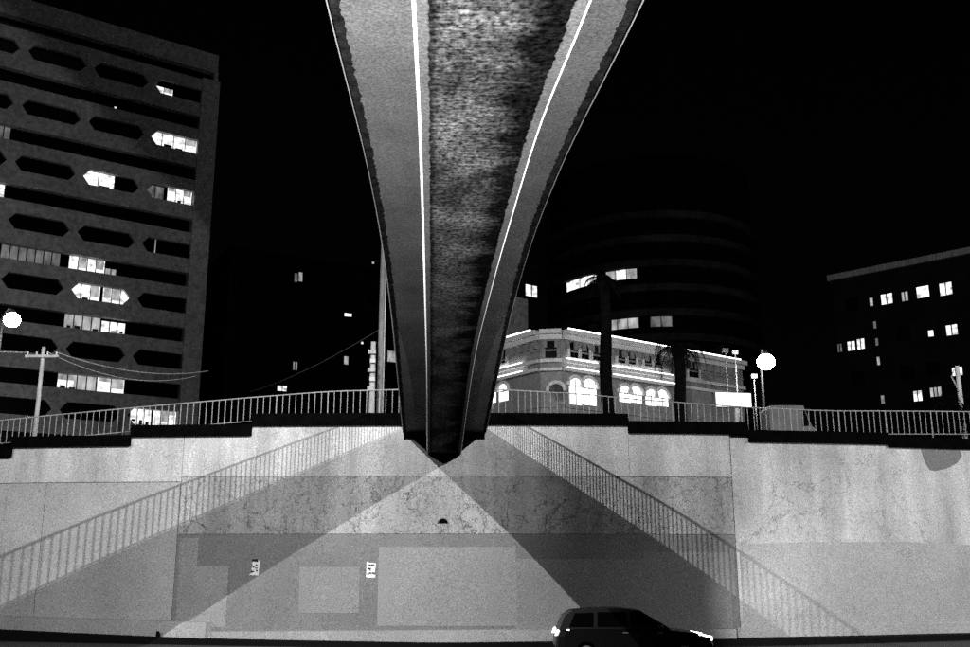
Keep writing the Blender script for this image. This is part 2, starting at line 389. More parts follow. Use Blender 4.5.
# plinth ledge at the foot: a high run on the left, a low run after it
lt = lerp_pts([(X(-130, 612), Zw(-130, 612)), (X(0, 615.5), Zw(0, 615.5)), (X(210, 621.5), Zw(210, 621.5))])
slab(XL, X(211, 622), 0, 0, 0.75, 0.85, n=20, zbot=lambda x: baseZ(x)-0.02, ztop=lt).build('plinth', 'plinth', WROOT)
l2 = lerp_pts([(X(211, 631), Zw(211, 631)), (X(500, 629), Zw(500, 629)), (X(735, 628), Zw(735, 628))])
slab(X(211.3, 630), X(733, 628), 0, 0, 0.5, 0.6, n=20, zbot=lambda x: baseZ(x)-0.02, ztop=l2).build('plinth', 'plinth', WROOT)
l3 = lerp_pts([(X(735, 628), Zw(735, 628)), (X(970, 623), Zw(970, 623)), (XR, Zw(970, 621))])
slab(X(735, 628), XR, 0, 0, 0.06, 0.12, n=20, zbot=lambda x: baseZ(x)-0.02, ztop=l3).build('plinth', 'wall_mid', WROOT)
# black kerb course in front of the foot
kb = slab(XL, XR, 0, 0, 1.0, 1.2, n=60, zbot=lambda x: road_z(x)-0.05, ztop=lambda x: max(road_z(x)+0.05, baseZ(x)-0.02))
struct(kb.build('kerb', 'kerb'))
p = onwall(158, 630, 0.88); mb = MB(); mb.tube([(p.x, p.y, baseZ(p.x)-0.05), (p.x, p.y, baseZ(p.x)+0.12)], 0.07, 8)
mb.sphere((p.x, p.y, baseZ(p.x)+0.12), 0.075, 8, 6)
tag(mb.build('bollard', 'kerb', loc=(p.x, p.y, baseZ(p.x)-0.02)), 'stubby black marker post on kerb near the left plinth end', 'bollard')
# coping stones
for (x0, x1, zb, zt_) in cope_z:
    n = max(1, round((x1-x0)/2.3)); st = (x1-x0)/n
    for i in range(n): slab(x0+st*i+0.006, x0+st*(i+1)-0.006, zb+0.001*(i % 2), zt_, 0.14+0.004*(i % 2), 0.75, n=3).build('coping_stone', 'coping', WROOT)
# posters
def poster(px0, py0, px1, py1, label, style):
    a = onwall(px0, py1, 0.0); b = onwall(px1, py0, 0.0); w = b.x-a.x; h = b.z-a.z; Y = min(yw(a.x), yw(b.x))-0.02
    r = thing('poster', label, 'poster', (a.x+w/2, Y, a.z))
    P = lambda u, v, d=0.0: (a.x+w*u, Y-d, a.z+h*v)
    if style: outline = [(0.05, 0.03), (0.3, -0.02), (0.95, 0.0), (1.0, 0.16), (0.9, 0.18), (0.93, 0.5), (1.0, 0.72), (1.0, 0.9), (0.35, 0.93), (0.08, 1.0)]
    else: outline = [(-0.15, 0.03), (0.95, 0.0), (1.0, 0.95), (0.85, 1.0), (0.8, 0.85), (0.2, 0.9), (0.1, 0.82), (0.25, 0.62), (0.08, 0.42), (0.25, 0.25)]
    MB().prism([P(*q) for q in outline], (0, 0.014, 0)).build('paper', 'paper', r)
    if style: bars = [(0.18, 0.68, 0.30, 0.84), (0.34, 0.70, 0.52, 0.83), (0.56, 0.70, 0.72, 0.83), (0.76, 0.70, 0.88, 0.83), (0.2, 0.42, 0.3, 0.6), (0.3, 0.5, 0.52, 0.6), (0.42, 0.42, 0.52, 0.52), (0.18, 0.17, 0.34, 0.34), (0.40, 0.2, 0.55, 0.33), (0.62, 0.2, 0.74, 0.33), (0.78, 0.18, 0.9, 0.32)]
    else: bars = [(0.1, 0.92, 0.75, 1.06), (0.25, 0.5, 0.42, 0.6), (0.5, 0.66, 0.8, 0.72), (0.62, 0.25, 0.82, 0.38), (0.1, 0.2, 0.4, 0.3), (0.5, 0.44, 0.78, 0.5)]
    for (u0, v0, u1, v1) in bars:
        MB().prism([P(u0, v0, 0.004), P(u1, v0, 0.004), P(u1, v1, 0.004), P(u0, v1, 0.004)], (0, 0.004, 0)).build('printed_mark', 'ink', r)
poster(250.5, 560, 260, 575.5, 'torn white paper poster pasted left on wall, beside diagonal shadow edge', 0)
poster(365.5, 561.5, 376, 577.5, 'white poster with rows of black printing beside the large painted patch', 1)

# ------------------------------------------------------------------ railing on top of the wall
BAL = MB().tube([(0, 0, 0), (0, 0, 1.0)], 0.015, 6)
bal_mesh = None
def railing(pts, px0, px1, label, step=0.265):
    global bal_mesh
    P3 = [onwall(p, y, -0.45) for p, y in pts]; zt = lerp_pts([(q.x, q.z) for q in P3])
    x0 = onwall(px0, 400, -0.45).x; x1 = onwall(px1, 400, -0.45).x
    mid = (x0+x1)/2; r = thing('railing', label, 'railing', (mid, yw(mid)+0.45, STREET_Z))
    n = 24; xs_ = [x0+(x1-x0)*i/n for i in range(n+1)]
    MB().tube([(x, yw(x)+0.45, zt(x)) for x in xs_], 0.026, 8).build('top_rail', 'rail', r, True)
    MB().tube([(x, yw(x)+0.45, zt(x)-0.98) for x in xs_], 0.02, 6).build('bottom_rail', 'rail', r, True)
    k = 0; x = x0
    while x <= x1:
        if bal_mesh is None:
            me = bpy.data.meshes.new('baluster'); me.from_pydata([tuple(v) for v in BAL.v], [], BAL.f); me.materials.append(M['rail']); bal_mesh = me
        o = bpy.data.objects.new('baluster', bal_mesh); COL.objects.link(o); o.parent = r
        if k % 8 == 0:
            o.name = 'rail_post'; o.scale = (1.6, 1.6, zt(x)-STREET_Z+0.02); o.location = Vector((x, yw(x)+0.45, STREET_Z-0.02))-Vector(r['_w'])
        else: o.location = Vector((x, yw(x)+0.45, zt(x)-1.0))-Vector(r['_w'])
        x += step; k += 1
railing([(-130, 432), (0, 420.5), (131, 408), (252, 397.5), (330, 391.5), (405, 389.5)], -110, 408, 'pale steel railing climbing along the wall top left of footbridge')
railing([(485, 389), (507, 390), (581, 394), (644, 400), (755, 408), (830, 411), (950, 411.5), (1060, 413)], 486, 1060, 'pale steel railing along the wall top right of footbridge')

# ------------------------------------------------------------------ footbridge
zf = pchip([(-20, 6.9), (-8, 7.1), (2, 7.95), (9.4, 8.775), (16.2, 9.681), (22, 10.0), (28, 9.70), (32, 9.2), (36, 8.68), (40, 8.174)])
zg = pchip([(-20, 5.4), (-8, 5.6), (0, 6.25), (6.9, 7.192), (10.2, 7.762), (14.5, 8.141), (21, 8.5), (27, 8.62), (34, 8.05), (40, 7.30)])
def xc(y): return 0.495-0.053*y
BR = thing('footbridge', 'arched concrete footbridge with deep box girder crossing overhead to the wall', 'footbridge', (xc(40), 40, 0))
YS = [-20+0.75*i for i in range(81)]; YS = [y for y in YS if y < 39.9]+[39.95]
def along(f): return [f(y) for y in YS]
SL = 0.11
mb = MB(); mb.loft([[(xc(y)-1.65, y, zf(y)), (xc(y)+1.65, y, zf(y)), (xc(y)+1.65, y, zf(y)+SL), (xc(y)-1.65, y, zf(y)+SL)] for y in YS]); mb.build('deck', 'deck', BR)
mb = MB(); mb.loft([[(xc(y)-0.66, y, zg(y)), (xc(y)+0.66, y, zg(y)), (xc(y)+0.66, y, zf(y)+0.02), (xc(y)-0.66, y, zf(y)+0.02)] for y in YS]); gird = mb.build('girder', 'girder', BR)
# boarded soffit strip with ragged edges
mb = MB(); mb.uv = []; yy = -8.0; rows = []
rnd = random.Random(3); el = er = 0.0
while yy < 39.9:
    el = el*0.5+rnd.uniform(-0.010, 0.010); er = er*0.5+rnd.uniform(-0.011, 0.011)
    rows.append((yy, -0.565+el, 0.555+er)); yy += 0.04
for (y, l, r) in rows:
    for x, z in ((l, -0.008), (r, -0.008)):
        mb.vert((xc(y)+x, y, zg(y)+z)); mb.uv.append((x, y))
for i in range(len(rows)-1): mb.f.append([2*i, 2*i+1, 2*i+3, 2*i+2])
mb.build('soffit_boarding', 'soffit', gird)
for s_ in (-1, 1):                            # white lip along each lower girder edge
    mb = MB(); mb.loft([[(xc(y)+s_*0.661, y, zg(y)-0.006), (xc(y)+s_*0.675, y, zg(y)-0.006), (xc(y)+s_*(0.704 if s_ < 0 else 0.692), y, zg(y)+0.18), (xc(y)+s_*0.661, y, zg(y)+0.20)] for y in YS])
    mb.build('girder_lip', 'lip', gird)
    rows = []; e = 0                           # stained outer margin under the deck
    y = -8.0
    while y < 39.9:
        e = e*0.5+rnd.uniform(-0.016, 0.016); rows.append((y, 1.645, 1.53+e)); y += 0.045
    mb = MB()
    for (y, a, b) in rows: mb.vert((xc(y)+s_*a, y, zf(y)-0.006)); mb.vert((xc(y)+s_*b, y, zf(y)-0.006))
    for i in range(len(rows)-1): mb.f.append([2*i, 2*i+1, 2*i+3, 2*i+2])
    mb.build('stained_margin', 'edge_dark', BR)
    mb = MB(); mb.loft([[(xc(y)+s_*1.651, y, zf(y)-0.03), (xc(y)+s_*1.665, y, zf(y)-0.03), (xc(y)+s_*1.70, y, zf(y)+SL+0.02), (xc(y)+s_*1.651, y, zf(y)+SL+0.02)] for y in YS])
    mb.build('edge_trim', 'edge_trim', BR)
    MB().tube([(xc(y)+s_*1.6, y, zf(y)+SL+1.12) for y in YS], 0.035, 8).build('handrail', 'rail', BR, True)
    MB().tube([(xc(y)+s_*1.6, y, zf(y)+SL+0.10) for y in YS], 0.02, 6).build('lower_rail', 'rail', BR, True)
    y = 39.7
    for k in range(149):
        o = bpy.data.objects.new('baluster', bal_mesh); COL.objects.link(o); o.parent = BR
        o.scale = (1.0, 1.0, 1.10); o.location = Vector((xc(y)+s_*1.6, y, zf(y)+SL))-Vector(BR['_w']); y -= 0.16
    mb = MB()
    while y > -19:
        mb.tube([(xc(y)+s_*1.6, y, zf(y)+SL), (xc(y)+s_*1.6, y, zf(y)+SL+1.1)], 0.015, 5); y -= 0.16
    mb.build('baluster_run', 'rail', BR)['kind'] = 'stuff'
# bearing shelf where the girder meets the wall
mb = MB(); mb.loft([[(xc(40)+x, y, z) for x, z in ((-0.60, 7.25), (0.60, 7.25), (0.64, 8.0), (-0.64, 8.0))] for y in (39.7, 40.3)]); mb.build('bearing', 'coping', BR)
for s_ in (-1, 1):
    MB().prism([(xc(40)+s_*x, 39.66, z) for x, z in ((0.672, 7.42), (1.58, 8.14), (0.672, 8.14))], (0, 0.31, 0)).build('foot_shade_plate', 'coping', BR)  # black plates added in the shape of the shade beside the girder foot
MB().prism([(xc(40)-0.6, 39.72, 7.248), (xc(40)+0.6, 39.72, 7.248), (xc(40)+0.12, 39.72, 6.98), (xc(40)-0.05, 39.72, 6.94)], (0, 0.26, 0)).build('foot_shade_tip', 'coping', BR)  # added black point, continues the foot's shade below the bearing
mb = MB(); mb.box(xc(40)-1.62, xc(40)+1.62, 40.0, 41.2, 7.9, 8.25); mb.build('landing', 'coping', BR)

# ------------------------------------------------------------------ roadside lighting columns that light the wall (outside the frame)
def lighting_column(x, y, h, power, label, aim, cone=115, side=1):
    r = thing('street_lamp', label, 'street lamp', (x, y-2.2*side, 0.1), 'tall road lighting columns')
    yb = y-2.2*side
    MB().tube([(x, yb, 0.1), (x, yb, 1.6), (x, yb, 1.65), (x, yb, h-0.3)], [0.16, 0.16, 0.11, 0.07], 12).build('pole', 'pole_grey', r, True)
    MB().tube([(x, yb, h-0.35), (x, yb+0.6*side, h+0.12), (x, y-0.3*side, h+0.22)], [0.06, 0.05, 0.045], 8).build('arm', 'pole_grey', r, True)
    hd = MB().hexa([(x-0.16, y-0.4, h+0.14), (x+0.16, y-0.4, h+0.14), (x+0.2, y+0.35, h+0.14), (x-0.2, y+0.35, h+0.14)], [(x-0.1, y-0.35, h+0.3), (x+0.1, y-0.35, h+0.3), (x+0.1, y+0.25, h+0.27), (x-0.1, y+0.25, h+0.27)]).build('lamp_head', 'pole_grey', r)
    MB().box(x-0.13, x+0.13, y-0.3, y+0.28, h+0.10, h+0.139).build('lens', 'lens', hd)
    l = bpy.data.lights.new('lamp_light', 'SPOT'); l.energy = power; l.shadow_soft_size = 0.045
    l.spot_size = math.radians(cone); l.spot_blend = 1.0
    o = bpy.data.objects.new('lamp_light', l); COL.objects.link(o); o.parent = r; o.location = Vector((x, y, h-0.06))-Vector(r['_w'])
    o.rotation_euler = (Vector(aim)-Vector((x, y, h))).to_track_quat('-Z', 'Y').to_euler()
lighting_column(14.62, 13, 18.87, 74000, 'tall lighting column out of frame right of the footbridge', (-31, 40, 5), 76)
lighting_column(-10.0, 11, 19.6, 40000, 'tall lighting column out of frame left of the footbridge', (17, 41, 4), 116)
lighting_column(-38.0, 11, 19.6, 26000, 'far lighting column further left along the road', (-23, 41, 4), 68)
lighting_column(42.0, 13, 18.87, 46000, 'far lighting column further right along the road', (25, 42, 6), 54)
# unseen floodlights added on the near footpath as fill for the bridge underside
def fill_flood(x, y, power, aim, cone, label):
    r = thing('fill_flood', label, 'fill light', (x, y, 0.13))
    d = (Vector(aim)-Vector((x, y, 0.6))).normalized(); c = Vector((x, y, 0.6))
    MB().box(x-0.2, x+0.2, y-0.2, y+0.2, 0.13, 0.2).build('base', 'black', r)
    for k in (-1, 1): MB().box(x+k*0.2-0.015, x+k*0.2+0.015, y-0.03, y+0.03, 0.2, 0.62).build('bracket', 'black', r)
    h = MB().tube([c-d*0.22, c-d*0.12, c+d*0.1], [0.08, 0.17, 0.18], 14).build('housing', 'black', r, True)
    MB().tube([c+d*0.101, c+d*0.11], 0.165, 14).build('lens', 'lens', h)
    l = bpy.data.lights.new('lamp_light', 'SPOT'); l.energy = power; l.shadow_soft_size = 0.15; l.spot_size = math.radians(cone); l.spot_blend = 1.0
    o = bpy.data.objects.new('lamp_light', l); COL.objects.link(o); o.parent = r; o.location = c+d*0.32-Vector((x, y, 0.13)); o.rotation_euler = d.to_track_quat('-Z', 'Y').to_euler()
fill_flood(-4.6, 2.0, 36000, (-1.0, 11.5, 9.4), 72, 'added unseen fill floodlight on near footpath left of the bridge, aimed up')
fill_flood(6.2, 2.0, 30000, (1.4, 11.5, 9.4), 72, 'added unseen fill floodlight on near footpath right of the bridge, aimed up')

# ------------------------------------------------------------------ tower on the left with hexagonal windows
O = at(212, 200, 100)
F = Facade(O, 55)
TW = thing('office_tower', 'grey concrete tower with rows of long hexagonal windows, left of footbridge', 'building', (F.P(-20, 0).x, F.P(-20, 0).y, STREET_Z))
U0 = -44.5; MOD = 6.22; ZTOP = 57.35; PER = 5.82
# solid body set back behind the facade skin
F.box(MB(), U0, -0.4, STREET_Z, 56.8, -24, -0.75).build('core', 'void', TW)
hexz = [52.05-PER*k for k in range(8)]
skin = MB()
strips = []
lit_hex = {}     # (row, module) -> list of (u0,u1,mat)
edges = [ZTOP-2.15]
for k, zc in enumerate(hexz):
    top = zc+2.0; bot = zc-2.12 if k else zc-2.1
    zt0 = 54.1-PER*k; zb0 = 49.75-PER*k       # skin band between two strips
    for j in range(-5, 3):
        c0 = -19.65+MOD*j; c1 = c0+MOD
        if c1 < U0: continue
        c1 = min(c1, -1.0)
        h0, h1 = c0+0.35, c0+MOD-0.35; hh = 0.78; tip = 0.62
        if j == 2: h1 = -1.2
        hx = [(h0, zc), (h0+tip, zc+hh), (h1-tip if j < 2 else h1, zc+hh), (h1, zc), (h1-tip if j < 2 else h1, zc-hh), (h0+tip, zc-hh)]
        A = lambda q, n=0.0: F.P(q[0], q[1], n)
        if j == 2:
            skin.poly([A((c0, zc)), A(hx[0]), A(hx[1]), A(hx[2]), A((c1+0.01, zc+hh)), A((c1+0.01, zt0)), A((c0, zt0))])
            skin.poly([A((c0, zc)), A((c0, zb0)), A((c1+0.01, zb0)), A((c1+0.01, zc-hh)), A(hx[4]), A(hx[5]), A(hx[0])])
        else:
            skin.poly([A((c0, zc)), A(hx[0]), A(hx[1]), A(hx[2]), A(hx[3]), A((c1, zc)), A((c1, zt0)), A((c0, zt0))])
            skin.poly([A((c0, zc)), A((c0, zb0)), A((c1, zb0)), A((c1, zc)), A(hx[3]), A(hx[4]), A(hx[5]), A(hx[0])])
        for a, b in zip(hx, hx[1:]+hx[:1]): skin.poly([A(a), A(b), A(b, -0.5), A(a, -0.5)])
        wb = MB(); wb.prism([A(q, -0.42) for q in hx], F.N*-0.05); w = wb.build('window', 'glass_dark', TW)
    skin.poly([F.P(U0, zt0), F.P(-1.0, zt0), F.P(-1.0, zt0, -0.75), F.P(U0, zt0, -0.75)])
    skin.poly([F.P(U0, zb0), F.P(-1.0, zb0), F.P(-1.0, zb0, -0.75), F.P(U0, zb0, -0.75)])
skin.build('facade', 'tower', TW)
for k in range(9):                               # recessed strip windows
    zt0 = 55.2-PER*k if k == 0 else 49.75-PER*(k-1); zb0 = 54.1-PER*k
    if k == 0: zt0 = 55.2
    for j in range(-5, 3):
        a = max(U0, -19.65+MOD*j); b = min(-1.0, -19.65+MOD*(j+1))
        if b > a: F.box(MB(), a+0.03, b-0.03, zb0+0.01, zt0-0.01, -0.74, -0.66).build('strip_window', 'glass_dark', TW)
F.box(MB(), U0, -0.35, 55.2, ZTOP, -24, 0.12).build('parapet', 'tower', TW)
F.box(MB(), -0.75, -0.33, 54.2, 55.3, -24, 0.25).build('parapet_bracket', 'tower_pier', TW)
for k in range(16):
    z1 = 54.25-2.9*k; F.box(MB(), -1.95, -0.02, max(STREET_Z, z1-2.885), z1, -24, 0.16).build('pier_panel', 'tower_pier', TW)
F.box(MB(), -17, -8, 57.4, 59.6, -14, -6).build('plant_room', 'dark_block', TW)
def litwin(f, parent, px0, py0, px1, py1, m, n, name='lit_window', mull=0, loop=None, zr=None):
    u0, z0 = f.uv(px0, (py0+py1)/2); u1, _ = f.uv(px1, (py0+py1)/2)
    _, za = f.uv((px0+px1)/2, py1); _, zb = f.uv((px0+px1)/2, py0)
    if zr: za, zb = zr
    w = f.box(MB(), u0, u1, za, zb, n-0.03, n).build(name, m, parent)
    for k in range(1, mull+1):
        u = u0+(u1-u0)*k/(mull+1); f.box(MB(), u-0.05, u+0.05, za, zb, n+0.001, n+0.05).build('mullion', 'frame_dark', w)
    return w
BR_ = random.Random(21)
def blinds(w, ua, ub, zr, mull, n, m):
    if m == 'lit_dim' or mull < 1: return
    for q in range(mull+1):
        a = ua+(ub-ua)*q/(mull+1)+0.07; b = ua+(ub-ua)*(q+1)/(mull+1)-0.07
        la, ha = zr(a); lb, hb = zr(b); lo, hi = max(la, lb), min(ha, hb)
        if hi-lo < 0.4 or b-a < 0.2: continue
        r_ = BR_.random()
        if r_ < 0.35: F.box(MB(), a, b, hi-(hi-lo)*BR_.uniform(0.2, 0.8), hi-0.01, n+0.002, n+0.012).build('blind', 'lit_soft', w)
        if r_ > 0.55: F.box(MB(), a+(b-a)*BR_.uniform(0, 0.3), b-(b-a)*BR_.uniform(0, 0.3), lo+0.01, lo+(hi-lo)*BR_.uniform(0.12, 0.3), n+0.014, n+0.03).build('desk', 'frame_dark', w)
def hexrow(k): return (hexz[k]-0.74, hexz[k]+0.74)
def striprow(k): return (54.14-PER*k, 49.71-PER*(k-1))
def tlit(k, px0, px1, m, kind, py, mull=2, half=None):
    zr = hexrow(k) if kind == 'h' else striprow(k)
    if half: zr = (zr[0]+(zr[1]-zr[0])*half[0], zr[0]+(zr[1]-zr[0])*half[1])
    n = -0.40 if kind == 'h' else -0.62
    if kind == 'h' and m != 'x':
        # clip the lit pane to the hexagon of its module
        u0, _ = F.uv(px0, py); u1, _ = F.uv(px1, py)
        j = math.floor((0.5*(u0+u1)+19.65)/MOD); c0 = -19.65+MOD*j; h0, h1 = c0+0.37, c0+MOD-0.37; zc = hexz[k]; hh = 0.74; tip = 0.6
        if j == 2: h1 = -1.2; 
        def hw(u):
            d = min(u-h0, (h1-u) if j < 2 else 9); return hh*max(0.0, min(1.0, d/tip))
        us = sorted(set([max(u0, h0), min(u1, h1)]+[u for u in (h0+tip, h1-tip) if u0 < u < u1]))
        lo, hi = zr
        top = [(u, min(hi, zc+hw(u))) for u in us]; bot = [(u, max(lo, zc-hw(u))) for u in reversed(us)]
        pts = []
        for q in top+bot:
            if not pts or (abs(q[0]-pts[-1][0])+abs(q[1]-pts[-1][1])) > 1e-4: pts.append(q)
        if abs(pts[0][0]-pts[-1][0])+abs(pts[0][1]-pts[-1][1]) < 1e-4: pts.pop()
        w = MB().prism([F.P(u, z, n) for u, z in pts], F.N*-0.015).build('lit_window', m, TW)
        for q in range(1, mull+1):
            u = us[0]+(us[-1]-us[0])*q/(mull+1); F.box(MB(), u-0.04, u+0.04, max(lo, zc-hw(u)), min(hi, zc+hw(u)), n+0.001, n+0.05).build('mullion', 'frame_dark', w)
        blinds(w, us[0], us[-1], lambda u: (max(lo, zc-hw(u)), min(hi, zc+hw(u))), mull, n, m)
        return w
    w = litwin(F, TW, px0, py-5, px1, py+5, m, n, mull=mull, zr=zr)
    blinds(w, F.uv(px0, py)[0], F.uv(px1, py)[0], lambda u: zr, mull, n, m)
    return w
tlit(0, 156, 174, 'lit', 'h', 90, 1, (0.0, 0.55))
tlit(1, 150.5, 198, 'lit', 'h', 141, 3)
tlit(2, 81.5, 115.5, 'lit', 'h', 178, 1); tlit(2, 147, 165, 'lit_dim', 'h', 190, 1, (0.05, 0.95)); tlit(2, 168.5, 193, 'lit', 'h', 195, 2)
tlit(2, -2, 11.5, 'lit_dim', 's', 130, 1); tlit(3, -2, 5.5, 'lit', 's', 188, 0)
tlit(3, 156, 157, 'lit_soft', 'h', 245, 0); tlit(1, 116, 118, 'lit', 's', 106, 0, (0.1, 0.3))
tlit(4, 2, 62, 'lit_dim', 's', 252, 6); tlit(4, 70.5, 106.5, 'lit', 's', 263, 3); tlit(4, 107.5, 118, 'lit_soft', 's', 267, 1, (0.0, 0.5))
tlit(4, 72, 101, 'lit', 'h', 291, 2); tlit(4, 104, 130, 'lit', 'h', 295, 2)
tlit(5, 66, 102, 'lit_soft', 's', 320, 3); tlit(5, 103.5, 127, 'lit', 's', 323, 2, (0.1, 0.85))
tlit(6, 59, 97.5, 'lit_soft', 's', 381, 3); tlit(6, 59, 75, 'lit', 's', 381, 0, (0.1, 0.6)); tlit(6, 99, 126, 'lit', 's', 383, 1)
tlit(6, 131, 152, 'lit', 'h', 418, 2); tlit(6, 154, 177, 'lit', 'h', 419, 2)
for k in (6, 7, 8): pass

# ------------------------------------------------------------------ dark office blocks behind
def dark_block(f, name, label, u0, u1, ztop, depth, lits, grid, m='dark_block', para=None):
    r = thing(name, label, 'building', (f.P((u0+u1)/2, 0).x, f.P((u0+u1)/2, 0).y, STREET_Z))
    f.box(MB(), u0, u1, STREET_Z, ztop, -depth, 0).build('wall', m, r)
    f.box(MB(), u0-0.3, u1+0.3, ztop+0.002, ztop+0.6, -depth-0.3, 0.3).build('parapet', para or m, r)
    spots = []
    for (px, py, w, h, mm, mull) in lits:
        ww = litwin(f, r, px-w/2, py-h/2, px+w/2, py+h/2, mm, 0.06, 'lit_window', mull)
        u, z = f.uv(px, py); spots.append((u, z))
        f.box(MB(), u-0.75, u+0.75, z-0.85, z-0.75, 0.01, 0.16).build('sill', m, ww)
    du, dz, zs = grid
    z = zs
    while z > STREET_Z+1:
        u = u0+du*0.6
        while u < u1-du*0.4:
            if all(abs(u-a)*1.0 > du*0.55 or abs(z-b) > dz*0.45 for a, b in spots):
                w = f.box(MB(), u-du*0.27, u+du*0.27, z-0.7, z+0.7, 0.0, 0.04).build('window', 'glass_dark', r)
            u += du
        z -= dz
    return r
fR = Facade(at(900, 262, 95), -47)
uL = fR.uv(833, 300)[0]; uR = fR.uv(1090, 300)[0]
ua, ub = min(uL, uR), max(uL, uR)
R_l = [(871.5, 302, 3, 8, 'lit_soft', 0), (887, 299, 11, 10, 'lit', 1), (905, 296.5, 6, 9, 'lit_soft', 1), (923, 292, 12, 11, 'lit', 0), (946, 289, 12, 12, 'lit', 1), (952, 330, 11, 10, 'lit', 1), (931, 333.5, 5, 6, 'lit', 0), (861, 344, 7, 10, 'lit', 1), (851.5, 346, 7, 9, 'lit', 1), (840, 348, 4, 8, 'lit_dim', 1), (878.6, 361, 2.5, 8, 'lit_soft', 0), (918, 396, 8, 10, 'lit', 1), (936, 392, 11, 9, 'lit_soft', 2), (957.5, 371.5, 10, 8, 'lit', 2), (883, 399.5, 3, 8, 'lit_soft', 0), (875, 325, 2.5, 7, 'lit_dim', 0), (877, 342, 2.5, 7, 'lit_dim', 0)]
dark_block(fR, 'office_block', 'dark flat-roofed block with scattered lit windows at far right', ua, ub, 31.7, 16, R_l, (2.45, 3.85, 28.85), para='pole_grey')
fM = Facade(at(300, 300, 120), 60)
m0, m1 = sorted((fM.uv(228, 300)[0], fM.uv(470, 300)[0]))
M_l = [(300.5, 277, 3.5, 9, 'lit_soft', 0), (296, 278, 3, 9, 'lit_dim', 0), (348, 315, 7, 3, 'lit', 0), (282, 388.5, 9, 5, 'lit', 1), (295, 366, 4, 8, 'lit_soft', 1), (346, 360.5, 4, 8, 'lit_soft', 0), (391.5, 356.5, 8, 11, 'lit_soft', 0), (362, 343, 2, 2, 'lit', 0), (373, 263, 2, 2, 'lit_soft', 0)]
dark_block(fM, 'office_block', 'unlit block with few lit windows between tower and footbridge', m0, m1, 40, 16, M_l, (3.4, 3.6, 36.5))

# round tower with faint balcony rings
RC = at(652, 300, 112); RR = 12.2
RT = thing('round_tower', 'dark cylindrical tower with faint curved ledges behind the heritage building', 'building', (RC.x, RC.y, STREET_Z))
def ring(mb, r0, r1, z0, z1, n=56):
    L = []
    for k in range(n+1):
        a = 2*math.pi*k/n; c, s_ = math.cos(a), math.sin(a)
        L.append([(RC.x+r0*c, RC.y+r0*s_, z0), (RC.x+r1*c, RC.y+r1*s_, z0), (RC.x+r1*c, RC.y+r1*s_, z1), (RC.x+r0*c, RC.y+r0*s_, z1)])
    mb.loft(L, cap=False); return mb
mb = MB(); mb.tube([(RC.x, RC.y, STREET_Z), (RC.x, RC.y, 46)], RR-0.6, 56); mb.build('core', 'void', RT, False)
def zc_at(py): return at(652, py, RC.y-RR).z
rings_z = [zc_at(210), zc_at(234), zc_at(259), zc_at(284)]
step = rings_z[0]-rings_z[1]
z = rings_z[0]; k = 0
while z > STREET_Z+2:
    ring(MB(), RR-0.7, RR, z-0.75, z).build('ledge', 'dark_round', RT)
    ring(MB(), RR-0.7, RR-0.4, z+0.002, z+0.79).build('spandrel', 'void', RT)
    z -= step; k += 1
nseg = 64
for i in range(nseg):                         # window panes round the shaft, storey by storey
    a = 2*math.pi*(i+0.5)/nseg
    if math.sin(a) > 0.2: continue
    for q in range(k-1):
        z1 = rings_z[0]-0.8-step*q; z0 = rings_z[0]-step*(q+1)+0.80
        wd = (RR-0.6)*math.pi/nseg*0.92; t = Vector((-math.sin(a), math.cos(a), 0)); nrm = Vector((math.cos(a), math.sin(a), 0)); c = Vector((RC.x, RC.y, 0))+nrm*(RR-0.55)
        px_ = 485+1000*c.x/(c.y*CP+(z1-CAM_H)*SP); py_ = 323.5-1000*((z1+z0)/2-CAM_H-0.242*c.y)*CP/(c.y*CP+((z1+z0)/2-CAM_H)*SP)
        m = 'glass_dark'
        if 566 < px_ < 600 and 272 < py_ < 292: m = 'lit'
        elif 606 < px_ < 642 and 272 < py_ < 292: m = random.choice(['lit', 'lit_soft', 'glass_dark'])
        elif 612 < px_ < 640 and 318 < py_ < 338: m = 'lit_soft'
        elif 650 < px_ < 668 and 318 < py_ < 338: m = 'lit_dim'
        MB().hexa([c-t*wd+Vector((0, 0, z0)), c+t*wd+Vector((0, 0, z0)), c+t*wd+nrm*0.04+Vector((0, 0, z0)), c-t*wd+nrm*0.04+Vector((0, 0, z0))],
                  [c-t*wd+Vector((0, 0, z1)), c+t*wd+Vector((0, 0, z1)), c+t*wd+nrm*0.04+Vector((0, 0, z1)), c-t*wd+nrm*0.04+Vector((0, 0, z1))]).build('window', m, RT)
fS = Facade(at(520, 315, 90), 53.5)
s0 = fS.uv(496, 315)[0]; s1 = fS.uv(541, 315)[0]; s2 = fS.uv(524.5, 315)[0]
dk = dark_block(fS, 'annex_block', 'plain dark annex with a lit window above the heritage roof', min(s0, s1), max(s0, s1), fS.uv(520, 268)[1], 8, [(531, 291, 11, 11, 'lit', 1)], (3.4, 3.4, fS.uv(520, 340)[1]))
fS.box(MB(), s0, s2, STREET_Z, fS.uv(518, 299)[1], 0.05, 0.5).build('pilaster', 'tower', dk)

